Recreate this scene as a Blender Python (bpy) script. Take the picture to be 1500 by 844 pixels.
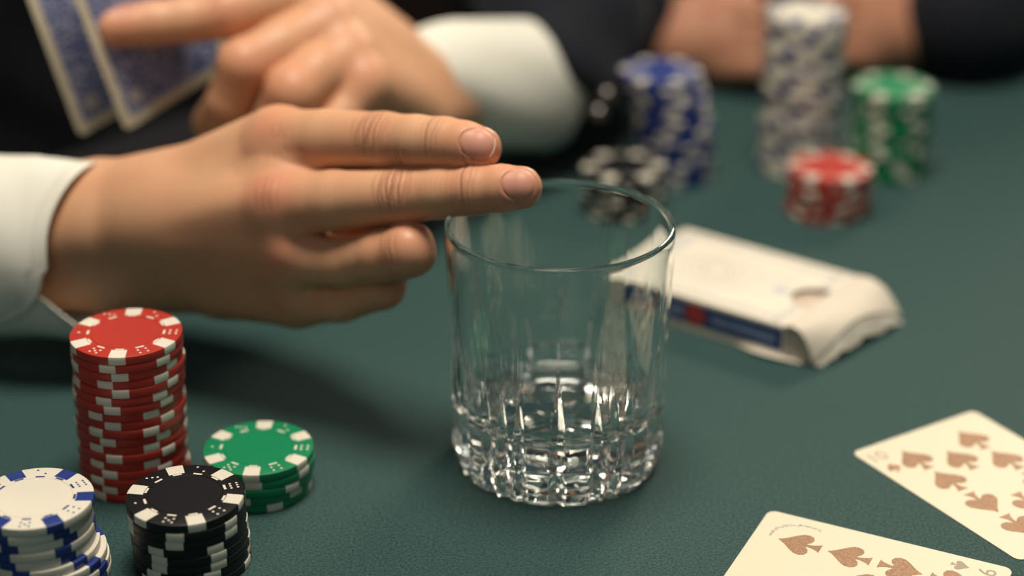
import bpy, bmesh, math, random
import numpy as np
from mathutils import Vector, Matrix

for o in list(bpy.data.objects):
    bpy.data.objects.remove(o)
S = bpy.context.scene
COL = S.collection
MM = 0.001

# ------------------------------------------------------------------ camera
FPX, PITCH, CAMH = 2850.0, math.radians(25.2), 372.0      # focal length in pixels of 1500x844, tilt, mm above the felt
cd = bpy.data.cameras.new('camera')
cam = bpy.data.objects.new('camera', cd)
COL.objects.link(cam)
cam.location = (0, 0, CAMH * MM)
cam.rotation_euler = (math.pi / 2 - PITCH, 0, 0)
cd.sensor_width = 36.0
cd.lens = FPX / 1500 * 36.0
cd.clip_start = 0.02
cd.dof.use_dof = True
cd.dof.focus_distance = 0.672
cd.dof.aperture_fstop = 3.2
S.camera = cam

# ------------------------------------------------------------------ world, lamps, exposure
S.view_settings.view_transform = 'Standard'
S.view_settings.look = 'None'
S.view_settings.exposure = 0.0
S.view_settings.gamma = 1.0
S.view_settings.use_curve_mapping = False
S.cycles.caustics_refractive = True
S.cycles.caustics_reflective = False
S.cycles.max_bounces = 36
S.cycles.transmission_bounces = 36
S.cycles.glossy_bounces = 36
S.cycles.blur_glossy = 0.5
w = bpy.data.worlds.new('world')
S.world = w
w.use_nodes = True
w.node_tree.nodes['Background'].inputs[0].default_value = (0.52, 0.78, 0.92, 1)
w.node_tree.nodes['Background'].inputs[1].default_value = 0.065


def area_light(name, loc, aim, size, power, col):
    d = bpy.data.lights.new(name, 'AREA')
    d.shape = 'DISK'
    d.size = size
    d.energy = power
    d.color = col
    o = bpy.data.objects.new(name, d)
    COL.objects.link(o)
    o.location = loc
    o.rotation_euler = (Vector(aim) - Vector(loc)).to_track_quat('-Z', 'Y').to_euler()
    return o


area_light('ceiling_lamp_back_right', (0.72, 2.20, 0.92), (0.05, 0.75, 0.02), 0.60, 25, (1.0, 0.85, 0.66))
area_light('ceiling_lamp_over_table', (0.04, 0.70, 1.25), (0.0, 0.7, 0.0), 0.50, 18, (1.0, 0.89, 0.74))
area_light('fill_light_behind_camera', (-0.3, -0.70, 1.5), (0.0, 0.7, 0.0), 0.9, 2.8, (1.0, 0.90, 0.78))  # unseen fill, added to brighten the sides that face the camera


# ------------------------------------------------------------------ helpers
def P(px, py, zc):
    """point (mm) seen at pixel (px, py) of the 1500x844 frame, zc mm along the optical axis"""
    x = (px - 750.0) / FPX * zc
    v = (py - 422.0) / FPX * zc
    c, s = math.cos(PITCH), math.sin(PITCH)
    return np.array([x, zc * c - v * s, CAMH - zc * s - v * c])


def on(px, py, H=0.0):
    v = (py - 422.0) / FPX
    return P(px, py, (CAMH - H) / (math.sin(PITCH) + v * math.cos(PITCH)))


def camvec(x, up, toward):
    c, s = math.cos(PITCH), math.sin(PITCH)
    return np.array([x, 0, 0]) + up * np.array([0, s, c]) + toward * np.array([0, -c, s])


def norm(v):
    v = np.asarray(v, float)
    return v / np.linalg.norm(v)


def link(name, me, parent=None, loc=None):
    o = bpy.data.objects.new(name, me)
    COL.objects.link(o)
    if parent is not None:
        o.parent = parent
    if loc is not None:
        o.location = loc
    return o


def mesh(name, verts, faces, mat, smooth=True, mm=True):
    me = bpy.data.meshes.new(name)
    v = np.asarray(verts, float) * (MM if mm else 1.0)
    me.from_pydata(v.tolist(), [], faces if isinstance(faces, list) else faces.tolist())
    me.materials.append(mat)
    if smooth:
        me.polygons.foreach_set('use_smooth', [True] * len(me.polygons))
    me.update()
    return me


def fixn(me):
    bm = bmesh.new()
    bm.from_mesh(me)
    bmesh.ops.recalc_face_normals(bm, faces=bm.faces)
    bm.to_mesh(me)
    bm.free()
    return me


def sharp(me, deg=35):
    me.set_sharp_from_angle(angle=math.radians(deg))
    return me


def tag(o, label=None, cat=None, group=None, kind=None):
    if label:
        o['label'] = label
    if cat:
        o['category'] = cat
    if group:
        o['group'] = group
    if kind:
        o['kind'] = kind
    return o


def empty(name, loc, rz=0.0):
    o = bpy.data.objects.new(name, None)
    COL.objects.link(o)
    o.empty_display_size = 0.01
    o.location = loc
    o.rotation_euler = (0, 0, rz)
    return o


def copy_tree(o, parent=None):
    c = o.copy()
    COL.objects.link(c)
    c.parent = parent
    for ch in list(o.children):
        copy_tree(ch, c)
    return c


class MB:
    """collects simple solids into one mesh"""
    def __init__(self):
        self.v, self.f = [], []

    def add(self, v, f):
        n = len(self.v)
        self.v += [tuple(p) for p in v]
        self.f += [[i + n for i in q] for q in f]

    def box(self, c, sx, sy, sz, ax=None):
        ax = np.eye(3) if ax is None else np.array(ax)
        pts = []
        for k in (-1, 1):
            for j in (-1, 1):
                for i in (-1, 1):
                    pts.append(np.array(c) + ax[0] * i * sx / 2 + ax[1] * j * sy / 2 + ax[2] * k * sz / 2)
        self.add(pts, [[0, 2, 3, 1], [4, 5, 7, 6], [0, 1, 5, 4], [2, 6, 7, 3], [0, 4, 6, 2], [1, 3, 7, 5]])

    def prism(self, poly, z0, z1):
        n = len(poly)
        v = [(x, y, z0) for x, y in poly] + [(x, y, z1) for x, y in poly]
        self.add(v, [list(range(n))[::-1], [n + i for i in range(n)]] + [[i, (i + 1) % n, n + (i + 1) % n, n + i] for i in range(n)])

    def lathe(self, prof, n, c=(0, 0, 0)):
        v, f = [], []
        m = len(prof)
        for i in range(n):
            a = 2 * math.pi * i / n
            for r, z in prof:
                v.append((c[0] + r * math.cos(a), c[1] + r * math.sin(a), c[2] + z))
        for i in range(n):
            for j in range(m - 1):
                f.append([i * m + j, ((i + 1) % n) * m + j, ((i + 1) % n) * m + j + 1, i * m + j + 1])
        if prof[0][0] > 0:
            f.append([i * m for i in range(n)][::-1])
        if prof[-1][0] > 0:
            f.append([i * m + m - 1 for i in range(n)])
        self.add(v, f)

    def obj(self, name, mat, parent=None, smooth=False, auto=None):
        me = fixn(mesh(name, self.v, self.f, mat, smooth))
        if auto:
            sharp(me, auto)
        return link(name, me, parent)


# ------------------------------------------------------------------ materials
def mat(name, col, rough=0.5, spec=0.5, metal=0.0, bump=None, vary=None, sub=0.0, sheen=0.0, coat=0.0):
    m = bpy.data.materials.new(name)
    m.use_nodes = True
    nt = m.node_tree
    b = nt.nodes['Principled BSDF']
    b.inputs['Base Color'].default_value = (*col, 1)
    b.inputs['Roughness'].default_value = rough
    b.inputs['Specular IOR Level'].default_value = spec
    b.inputs['Metallic'].default_value = metal
    b.inputs['Sheen Weight'].default_value = sheen
    b.inputs['Coat Weight'].default_value = coat
    if sub:
        b.inputs['Subsurface Weight'].default_value = sub
        b.inputs['Subsurface Radius'].default_value = (1.0, 0.45, 0.28)
        b.inputs['Subsurface Scale'].default_value = 0.002
    tc = nt.nodes.new('ShaderNodeTexCoord')
    if bump:
        n = nt.nodes.new('ShaderNodeTexNoise')
        n.inputs['Scale'].default_value = bump[0]
        n.inputs['Detail'].default_value = 3
        bp = nt.nodes.new('ShaderNodeBump')
        bp.inputs['Strength'].default_value = bump[1]
        bp.inputs['Distance'].default_value = bump[2]
        nt.links.new(tc.outputs['Object'], n.inputs['Vector'])
        nt.links.new(n.outputs['Fac'], bp.inputs['Height'])
        nt.links.new(bp.outputs['Normal'], b.inputs['Normal'])
    if vary:
        n = nt.nodes.new('ShaderNodeTexNoise')
        n.inputs['Scale'].default_value = vary[0]
        n.inputs['Detail'].default_value = 5
        r = nt.nodes.new('ShaderNodeValToRGB')
        r.color_ramp.elements[0].position = 0.3
        r.color_ramp.elements[1].position = 0.7
        k = vary[1]
        r.color_ramp.elements[0].color = (*[c * (1 - k) for c in col], 1)
        r.color_ramp.elements[1].color = (*[min(1, c * (1 + k)) for c in col], 1)
        nt.links.new(tc.outputs['Object'], n.inputs['Vector'])
        nt.links.new(n.outputs['Fac'], r.inputs['Fac'])
        nt.links.new(r.outputs['Color'], b.inputs['Base Color'])
    return m


def skin_mat(name, base, red, crease):
    m = mat(name, base, rough=0.42, spec=0.35, sub=0.09)
    nt = m.node_tree
    b = nt.nodes['Principled BSDF']
    tc = nt.nodes.new('ShaderNodeTexCoord')
    n1 = nt.nodes.new('ShaderNodeTexNoise')
    n1.inputs['Scale'].default_value = 60
    n1.inputs['Detail'].default_value = 4
    nt.links.new(tc.outputs['Object'], n1.inputs['Vector'])
    a1 = nt.nodes.new('ShaderNodeAttribute')
    a1.attribute_name = 'red'
    a2 = nt.nodes.new('ShaderNodeAttribute')
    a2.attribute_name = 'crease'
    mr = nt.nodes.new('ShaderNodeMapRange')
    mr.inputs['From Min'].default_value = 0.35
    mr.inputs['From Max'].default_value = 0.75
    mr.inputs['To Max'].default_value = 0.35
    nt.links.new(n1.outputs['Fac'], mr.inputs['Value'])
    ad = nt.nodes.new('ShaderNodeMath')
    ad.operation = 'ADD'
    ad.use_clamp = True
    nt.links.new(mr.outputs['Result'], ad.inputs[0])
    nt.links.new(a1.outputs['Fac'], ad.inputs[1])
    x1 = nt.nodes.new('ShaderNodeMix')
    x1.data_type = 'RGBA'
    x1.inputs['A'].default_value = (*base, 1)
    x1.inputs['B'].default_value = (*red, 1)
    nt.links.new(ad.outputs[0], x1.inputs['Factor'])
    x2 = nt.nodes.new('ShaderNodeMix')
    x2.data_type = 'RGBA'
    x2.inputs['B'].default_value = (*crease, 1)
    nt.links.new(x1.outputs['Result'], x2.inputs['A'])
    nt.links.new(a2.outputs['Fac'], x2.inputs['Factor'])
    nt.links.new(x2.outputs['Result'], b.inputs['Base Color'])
    v = nt.nodes.new('ShaderNodeTexVoronoi')
    v.inputs['Scale'].default_value = 900
    nt.links.new(tc.outputs['Object'], v.inputs['Vector'])
    bp = nt.nodes.new('ShaderNodeBump')
    bp.inputs['Strength'].default_value = 0.12
    bp.inputs['Distance'].default_value = 0.00015
    nt.links.new(v.outputs['Distance'], bp.inputs['Height'])
    nt.links.new(bp.outputs['Normal'], b.inputs['Normal'])
    return m


M = {}
M['felt'] = mat('green_felt', (0.0225, 0.069, 0.066), rough=0.72, spec=0.26, bump=(1500, 0.8, 0.0007), vary=(1000, 0.6), sheen=0.1)
M['rail'] = mat('black_leather', (0.012, 0.012, 0.014), rough=0.8, spec=0.2, bump=(300, 0.3, 0.0006))
M['wood'] = mat('dark_wood', (0.018, 0.011, 0.009), rough=0.5, vary=(12, 0.3))
M['floor'] = mat('dark_carpet', (0.014, 0.010, 0.010), rough=0.95, vary=(40, 0.3))
M['wall'] = mat('plaster_wall', (0.45, 0.41, 0.36), rough=0.9, vary=(6, 0.2))
M['red'] = mat('red_clay', (0.46, 0.036, 0.024), rough=0.38, spec=0.45, bump=(2200, 0.12, 0.0002))
M['green'] = mat('green_clay', (0.006, 0.235, 0.098), rough=0.36, spec=0.5, bump=(2200, 0.12, 0.0002))
M['black'] = mat('black_clay', (0.007, 0.007, 0.010), rough=0.42, spec=0.4, bump=(2200, 0.15, 0.0002))
M['blue'] = mat('blue_clay', (0.016, 0.040, 0.22), rough=0.36, spec=0.5, bump=(2200, 0.12, 0.0002))
M['white'] = mat('white_clay', (0.76, 0.72, 0.61), rough=0.4, spec=0.4, bump=(2200, 0.12, 0.0002))
M['card'] = mat('card_stock', (0.70, 0.645, 0.49), rough=0.5, spec=0.3)
M['gold'] = mat('gold_ink', (0.27, 0.15, 0.08), rough=0.45, metal=0.4, bump=(3000, 0.5, 0.0003), vary=(1400, 0.35))
M['palegold'] = mat('pale_gold_ink', (0.40, 0.34, 0.26), rough=0.75, spec=0.2)
M['greyink'] = mat('grey_ink', (0.24, 0.24, 0.28), rough=0.5)
M['box'] = mat('white_carton', (0.76, 0.71, 0.60), rough=0.55, spec=0.35, vary=(60, 0.04))
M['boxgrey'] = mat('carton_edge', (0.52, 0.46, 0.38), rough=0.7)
M['boxlid'] = mat('carton_flap_shaded', (0.66, 0.60, 0.50), rough=0.6)  # carton colour dimmed: shade of the sloping lid put into the tone
M['boxbeige'] = mat('carton_inside', (0.62, 0.50, 0.40), rough=0.8)
M['boxblue'] = mat('blue_print', (0.012, 0.052, 0.21), rough=0.4)
M['boxred'] = mat('red_print', (0.50, 0.06, 0.05), rough=0.45)
M['boxink'] = mat('pale_print', (0.42, 0.42, 0.42), rough=0.5)
M['boxpale'] = mat('pale_blue_print', (0.36, 0.44, 0.60), rough=0.5)
M['shirt'] = mat('white_cotton', (0.80, 0.79, 0.70), rough=0.85, spec=0.2, bump=(900, 0.25, 0.0004), sheen=0.1)
M['stitch'] = mat('shirt_thread', (0.62, 0.62, 0.56), rough=0.8)
M['jacket'] = mat('black_wool', (0.006, 0.008, 0.014), rough=0.85, spec=0.25, bump=(700, 0.4, 0.0005), sheen=0.05)
M['button'] = mat('dark_button', (0.05, 0.035, 0.025), rough=0.08, spec=1.0, coat=1.0)
M['pearl'] = mat('pearl_button', (0.8, 0.78, 0.7), rough=0.25)
M['skin'] = skin_mat('skin', (0.68, 0.385, 0.225), (0.64, 0.265, 0.16), (0.25, 0.105, 0.06))
M['nail'] = mat('nail', (0.63, 0.30, 0.215), rough=0.46, spec=0.35, sub=0.1)
M['nailedge'] = mat('nail_edge', (0.70, 0.50, 0.40), rough=0.45)
M['skin_b'] = skin_mat('skin_tanned', (0.50, 0.27, 0.17), (0.46, 0.18, 0.11), (0.26, 0.11, 0.07))

g = bpy.data.materials.new('clear_glass')
g.use_nodes = True
nt = g.node_tree
nt.nodes.clear()
out = nt.nodes.new('ShaderNodeOutputMaterial')
gl = nt.nodes.new('ShaderNodeBsdfGlass')
gl.inputs['IOR'].default_value = 1.5
gl.inputs['Roughness'].default_value = 0.0
gl.inputs['Color'].default_value = (0.985, 0.995, 0.99, 1)
nt.links.new(gl.outputs[0], out.inputs[0])
M['glass'] = g

# printed back of the held cards: fine blue scrollwork
m = mat('blue_card_back', (0.04, 0.09, 0.32), rough=0.4, spec=0.4)
nt = m.node_tree
b = nt.nodes['Principled BSDF']
tc = nt.nodes.new('ShaderNodeTexCoord')
wv = nt.nodes.new('ShaderNodeTexWave')
wv.wave_type = 'RINGS'
wv.inputs['Scale'].default_value = 90
wv.inputs['Distortion'].default_value = 14
wv.inputs['Detail'].default_value = 3
wv.inputs['Detail Scale'].default_value = 2.2
rp = nt.nodes.new('ShaderNodeValToRGB')
rp.color_ramp.elements[0].position = 0.42
rp.color_ramp.elements[0].color = (0.035, 0.075, 0.30, 1)
rp.color_ramp.elements[1].position = 0.72
rp.color_ramp.elements[1].color = (0.42, 0.46, 0.60, 1)
nt.links.new(tc.outputs['Object'], wv.inputs['Vector'])
nt.links.new(wv.outputs['Fac'], rp.inputs['Fac'])
nt.links.new(rp.outputs['Color'], b.inputs['Base Color'])
M['cardback'] = m

# ------------------------------------------------------------------ the setting
FLOOR = -760.0
mb = MB()
mb.box((0, 900, FLOOR - 10), 6000, 6000, 20)
tag(mb.obj('floor', M['floor']), kind='structure')
mb = MB()
mb.box((0, 2900, 550), 6000, 40, 2620)
tag(mb.obj('wall_back', M['wall']), kind='structure')
mb = MB()
mb.box((-2300, 900, 550), 40, 4000, 2620)
tag(mb.obj('wall_left', M['wall']), kind='structure')

mb = MB()
mb.box((0, 2870, -250), 6000, 20, 1020)
tag(mb.obj('trim_1', M['wood']), kind='structure')
mb = MB()
mb.box((-2270, 900, -250), 20, 3900, 1020)
tag(mb.obj('trim_2', M['wood']), kind='structure')

# ------------------------------------------------------------------ poker table
TC, TR = (350.0, 500.0), 690.0
t = empty('poker_table', (TC[0] * MM, TC[1] * MM, FLOOR * MM))
tag(t, 'round poker table covered in dark green felt with a black padded rail', 'table')
mb = MB()
mb.lathe([(0.001, -8), (TR, -8), (TR, 0), (TR * 0.66, 0), (TR * 0.33, 0), (0.001, 0)], 160, (0, 0, -FLOOR))
mb.obj('felt_top', M['felt'], t)
mb = MB()
prof = [(TR + 24 + 24 * math.cos(a), -6 + 16 * math.sin(a)) for a in np.linspace(math.pi, -math.pi, 17)]
mb.lathe(prof, 160, (0, 0, -FLOOR))
mb.obj('padded_rail', M['rail'], t, True)
mb = MB()
mb.lathe([(0.001, -70), (TR - 25, -70), (TR - 15, -8.5), (0.001, -8.5)], 96, (0, 0, -FLOOR))
mb.obj('apron', M['wood'], t, True, 30)
for k in range(4):
    a = math.pi / 4 + k * math.pi / 2
    mb = MB()
    mb.lathe([(0.001, 0), (24, 0), (28, 60), (34, 500), (42, -FLOOR - 70), (0.001, -FLOOR - 70)], 24, (520 * math.cos(a), 520 * math.sin(a), 0))
    mb.obj('leg', M['wood'], t, True, 30)

# ------------------------------------------------------------------ poker chips
CR, CT, CP = 20.0, 3.30, 3.33


def chip_disc(mt):
    b = MB()
    b.lathe([(0.001, 0.15), (12.7, 0.15), (13.0, 0), (19.55, 0), (19.9, 0.14), (20, 0.45), (20, CT - 0.45), (19.9, CT - 0.14), (19.55, CT),
             (12.95, CT), (12.75, CT - 0.22), (12.45, CT - 0.22), (12.3, CT - 0.06), (0.001, CT - 0.06)], 64)
    return sharp(fixn(mesh('disc', b.v, b.f, mt)), 40)


def spot_mesh(mt):
    prof = [(14.3, CT + 0.02), (19.57, CT + 0.02), (19.93, CT - 0.13), (20.05, CT - 0.45), (20.05, 0.45), (19.93, 0.13), (19.57, -0.01), (14.3, -0.01)]
    v, f = [], []
    n, m = 7, len(prof)
    for i in range(n):
        for r, z in prof:
            half = 3.0 / max(r, 15.5)
            a = -half + 2 * half * i / (n - 1)
            v.append((r * math.cos(a), r * math.sin(a), z))
    for i in range(n - 1):
        for j in range(m):
            f.append([i * m + j, i * m + (j + 1) % m, (i + 1) * m + (j + 1) % m, (i + 1) * m + j])
    f.append(list(range(m)))
    f.append([(n - 1) * m + j for j in range(m)][::-1])
    return sharp(fixn(mesh('edge_spot', v, f, mt)), 40)


def dash_mesh(mt):
    b = MB()
    for k in range(12):
        a = math.radians(k * 30)
        ax = [(math.cos(a), math.sin(a), 0), (-math.sin(a), math.cos(a), 0), (0, 0, 1)]
        b.box((13.65 * math.cos(a), 13.65 * math.sin(a), CT), 0.85, 3.1, 0.06, ax)
    return fixn(mesh('dash_ring', b.v, b.f, mt, False))


PIPS = {1: [(0, 0)], 2: [(-1, -1), (1, 1)], 3: [(-1, -1), (0, 0), (1, 1)], 4: [(-1, -1), (1, 1), (-1, 1), (1, -1)],
        5: [(-1, -1), (1, 1), (-1, 1), (1, -1), (0, 0)], 6: [(-1, -1), (1, 1), (-1, 1), (1, -1), (-1, 0), (1, 0)]}


def pip_mesh(mt):
    b = MB()
    for k, num in enumerate((1, 5, 4, 6, 2, 3)):
        a = math.radians(-90 + k * 60 - 20 + 20)
        c, s = math.cos(a), math.sin(a)
        for px, py in PIPS[num]:
            x, y = 16.9 + px * 1.15, py * 1.45
            b.lathe([(0.001, 0), (0.46, 0), (0.46, 0.06), (0.001, 0.06)], 8, (x * c - y * s, x * s + y * c, CT - 0.01))
    return fixn(mesh('dice_pips', b.v, b.f, mt, False))


def frame_mesh(mt):
    b = MB()
    for k in range(6):
        a = math.radians(-90 + k * 60)
        ax = [np.array((math.cos(a), math.sin(a), 0)), np.array((-math.sin(a), math.cos(a), 0)), np.array((0, 0, 1))]
        c = 16.9 * ax[0] + np.array((0, 0, CT))
        for q in (-1, 1):
            b.box(c + ax[1] * q * 2.5, 4.4, 0.16, 0.08, ax)
    return fixn(mesh('dice_frames', b.v, b.f, mt, False))


ORD = ['topmost', 'second from top', 'third from top', 'fourth from top', 'fifth from top', 'sixth from top',
       'seventh from top', 'eighth from top', 'ninth from top', 'tenth from top', 'eleventh from top',
       'twelfth from top', 'thirteenth from top', 'fourteenth from top', 'fifteenth from top', 'sixteenth from top',
       'seventeenth from top', 'eighteenth from top', 'nineteenth from top', 'twentieth from top',
       'twenty-first from top', 'twenty-second from top', 'twenty-third from top', 'twenty-fourth from top',
       'twenty-fifth from top', 'twenty-sixth from top']


def make_proto(col, spot):
    r = empty('poker_chip', (0, 0, 0))
    link('disc', chip_disc(M[col]), r)
    sm = spot_mesh(M[spot])
    for k in range(6):
        s = link('edge_spot', sm, r)
        s.rotation_euler = (0, 0, math.radians(60 * k))
    return r


TOPM = {s: (dash_mesh(M[s]), pip_mesh(M[s])) for s in ('white', 'blue')}


def stack(col, spot, base, n, angs, offs, cname, where, group):
    """base (mm, x y) of the lowest chip; chip 0 is the topmost; angs: degrees of one spot per chip; offs: dx, dy of each chip"""
    proto = None
    for i in range(n):
        r = make_proto(col, spot) if proto is None else copy_tree(proto)
        if proto is None:
            proto = r
        dx, dy = offs[i]
        r.location = ((base[0] + dx) * MM, (base[1] + dy) * MM, (n - 1 - i) * CP * MM)
        r.rotation_euler = (0, 0, math.radians(angs[i]))
        last = ORD[i] if i < n - 1 else 'lowest'
        tag(r, f'{cname} chip, {last} in the {where}', 'poker chip', group)
        r['top'] = i
    top = proto
    d, p = TOPM[spot]
    tag(link('dash_ring', d, top), kind='stuff')
    q = link('dice_pips', p, top)
    tag(q, kind='stuff')
    q = link('dice_frames', frame_mesh(M[col]), top)
    tag(q, kind='stuff')
    for c in COL.objects:
        if 'top' in c:
            del c['top']


def wob(rng, n, a, lean=(0, 0)):
    return [(rng.uniform(-a, a) + lean[0] * (n - 1 - i) / max(1, n - 1), rng.uniform(-a, a) + lean[1] * (n - 1 - i) / max(1, n - 1)) for i in range(n)]


def front(xs, c0, c1, r):
    """angle of the spot seen at pixel-ish offset xs across the front of the stack"""
    n = len(xs)
    return [math.degrees(math.asin(max(-1, min(1, (x - (c0 + (c1 - c0) * i / max(1, n - 1))) / r)))) - 90 for i, x in enumerate(xs)]


rng = random.Random(4)
p = on(185.5, 486, 18 * CP)
stack('red', 'white', p, 18, front([380, 350, 388, 338, 385, 335, 362, 308, 358, 305, 345, 305, 360, 305, 345, 303, 338, 305], 378, 388, 163),
      [(a - 1.6 * min(1, i / 12), b) for i, (a, b) in enumerate(wob(rng, 18, 0.35))], 'red', 'tall red stack in front of the white cuff', 'chips of the tall red stack')
p = on(378.5, 655, 5 * CP)
o5 = [(0, 0), (0.3, 0.2), (-0.2, -0.1), (-1.0, 0.4), (-1.4, 0.2)]
stack('green', 'white', p, 5, [-91, -90, -106, -99, -64], o5, 'green', 'low green stack beside the black stack', 'chips of the low green stack')
p = on(271, 724, 8 * CP)
stack('black', 'white', p, 8, [-70, -92, -94, -115, -112, -114, -121, -131], [(0, 0), (0.1, -.2), (0.3, 0), (0.5, .2), (0.6, 0), (0.9, .2), (0.8, 0), (1, 0)],
      'black', 'black stack near the green chips', 'chips of the black stack')
p = on(49, 729, 9 * CP)
stack('white', 'blue', p, 9, [-57, -108, -100, -110, -105, -96, -85, -75, -80], [(0, 0), (-1.2, 0), (-1.0, .3), (-0.6, 0), (-0.8, .2), (0.6, -.4), (2.6, -.3), (3.2, 0), (3.4, .2)],
      'white', 'white and blue stack beside the black stack', 'chips of the white and blue stack')
p = on(985, 257, 0)
stack('blue', 'white', p, 17, [rng.uniform(0, 60) for i in range(17)], wob(rng, 17, 0.5, (0, 0)) if 0 else [(-7.5 * max(0, 1 - i / 9) ** 1.3 + rng.uniform(-.5, .5), rng.uniform(-.5, .5)) for i in range(17)],
      'blue', 'leaning blue stack beyond the glass', 'chips of the leaning blue stack')
p = on(1167, 244, 0)
stack('white', 'blue', p, 25, [(-i * 12 + rng.uniform(-12, 12)) for i in range(25)], wob(rng, 25, 0.6), 'white', 'tallest white stack beyond the card box', 'chips of the tallest white stack')
p = on(1298, 250, 0)
stack('green', 'white', p, 14, [rng.uniform(0, 60) for i in range(14)], wob(rng, 14, 0.5), 'green', 'tall green stack beyond the card box', 'chips of the tall green stack')
p = on(1217, 243, 7 * CP)
stack('red', 'white', p, 7, [(i * 25 + rng.uniform(-9, 9)) for i in range(7)], wob(rng, 7, 0.6), 'red', 'short red stack behind the card box', 'chips of the short red stack')
p = on(915, 242, 7 * CP)
stack('black', 'white', p, 7, [(i * 25 + 10 + rng.uniform(-9, 9)) for i in range(7)], wob(rng, 7, 0.5), 'black', 'short black stack right behind the glass', 'chips of the short black stack')


# ------------------------------------------------------------------ cut glass tumbler
GC = on(816.5, 668, 0)
GH = 97.0


def glass_mesh():
    NT = 720
    th = np.arange(NT) * 2 * math.pi / NT
    # outer wall
    zs = np.unique(np.concatenate([np.linspace(0, 3, 6), np.linspace(3, 56, 107), np.linspace(56, 94.5, 24)]))
    TH, Z = np.meshgrid(th, zs)                                     # rows: z
    R = 39.2 + 2.4 * np.clip(Z / GH, 0, 1) ** 1.2
    cut = np.zeros_like(R)
    phase = math.radians(-90 - 1.6)

    def vgroove(th0, ztop, depth, width, zflat):
        d = (TH - th0 + math.pi) % (2 * math.pi) - math.pi
        s = np.abs(d) * 39.5
        u = np.clip((Z - zflat) / (ztop - zflat), 0, 1)
        k = np.clip(1 - u ** 1.25, 0, 1) ** 0.8
        wd = width * (0.06 + 0.94 * k)
        return depth * k * np.clip(1 - s / wd, 0, 1) ** 1.15

    def tail(th0, ztop, depth, width):
        d = (TH - th0 + math.pi) % (2 * math.pi) - math.pi
        u = np.clip((Z - 30) / (ztop - 30), 0, 1)
        k = (1 - u) ** 1.2
        return depth * k * np.cos(np.clip(np.abs(d) * 39.5 / (width * (0.35 + 0.65 * k)), 0, 1) * math.pi / 2) ** 2

    for q in range(6):
        a0 = phase + q * math.pi / 3
        cut = np.maximum(cut, vgroove(a0, 56, 2.3, 3.3, 22))
        cut = np.maximum(cut, tail(a0, 86, 0.26, 4.2))
        for off, zt in ((20, 45), (30, 47), (40, 45)):
            cut = np.maximum(cut, vgroove(a0 + math.radians(off), zt, 2.0, 2.9, 22))
            cut = np.maximum(cut, tail(a0 + math.radians(off), 76, 0.22, 3.2))
    # two rings cut round the base
    for zc, dp, wd in ((27.5, 0.8, 1.5), (13.2, 1.1, 2.0)):
        cut = np.maximum(cut, dp * np.clip(1 - np.abs(Z - zc) / wd, 0, 1))
    # bottom chamfer
    cut = cut + 2.2 * np.clip(1 - Z / 6.0, 0, 1) ** 1.0
    R = R - cut
    rows = [np.stack([R[i] * np.cos(th), R[i] * np.sin(th), np.full(NT, zs[i])], 1) for i in range(len(zs))]
    ro = 39.2 + 2.4 * (94.5 / GH) ** 1.2
    # rolled lip and inner wall
    wall = 2.1
    rim = []
    for a in np.linspace(0, math.pi, 11)[1:]:
        rim.append((ro - wall / 2 + wall / 2 * math.cos(a), 94.5 + 1.25 * math.sin(a) * 1.6))
    ri = ro - wall
    for z in np.linspace(92, 34, 22):
        rim.append((ri - 3.0 * (1 - (z - 34) / 60.5) ** 1.5, z))
    r0 = rim[-1][0]
    for a in np.linspace(0, math.pi / 2, 10)[1:]:
        rim.append((r0 - 7.5 + 7.5 * math.cos(a), 29 - 7.5 * math.sin(a) + (34 - 29) * (1 - math.sin(a))))
    rr = rim[-1][0]
    zf = rim[-1][1]
    for k in np.linspace(0.86, 0.03, 10):
        rim.append((rr * k, zf + 0.9 * (1 - k * k)))
    for r, z in rim:
        rows.append(np.stack([r * np.cos(th), r * np.sin(th), np.full(NT, z)], 1))
    top_n = len(rows)
    # underside: star cut into a shallow hollow
    base = []
    for r in np.linspace(34.6, 0.8, 26):
        star = np.abs(((th * 12 / (2 * math.pi)) % 1.0) - 0.5) * 2
        k = np.clip(1 - (r / 32.0), 0, 1)
        z = 0.25 + 2.6 * np.clip((32 - r) / 8, 0, 1) + 0.9 * star * np.clip((31 - r) / 9, 0, 1) * np.clip(r / 6, 0, 1) if r < 32 else np.zeros(NT) + 0.0
        base.append(np.stack([r * np.cos(th), r * np.sin(th), np.zeros(NT) + z], 1))
    rows = base[::-1] + rows
    V = np.concatenate(rows)
    m = len(rows)
    i = np.arange(m - 1)[:, None]
    j = np.arange(NT)[None, :]
    F = np.stack([i * NT + j, i * NT + (j + 1) % NT, (i + 1) * NT + (j + 1) % NT, (i + 1) * NT + j], -1).reshape(-1, 4).tolist()
    F.append(list(range(NT))[::-1])
    F.append([(m - 1) * NT + k for k in range(NT)])
    return V, F


V, F = glass_mesh()
me = fixn(mesh('whisky_glass', V, F, M['glass']))
sharp(me, 22)
o = link('whisky_glass', me)
o.location = (GC[0] * MM, GC[1] * MM, 0.0003)
tag(o, 'empty clear cut-glass tumbler standing on green felt under two fingers', 'glass')


# ------------------------------------------------------------------ playing cards
def rounded(w, h, r, n=6):
    pts = []
    for cx, cy, a0 in ((w / 2 - r, h / 2 - r, 0), (-w / 2 + r, h / 2 - r, 90), (-w / 2 + r, -h / 2 + r, 180), (w / 2 - r, -h / 2 + r, 270)):
        for k in range(n + 1):
            a = math.radians(a0 + 90 * k / n)
            pts.append((cx + r * math.cos(a), cy + r * math.sin(a)))
    return pts


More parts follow.
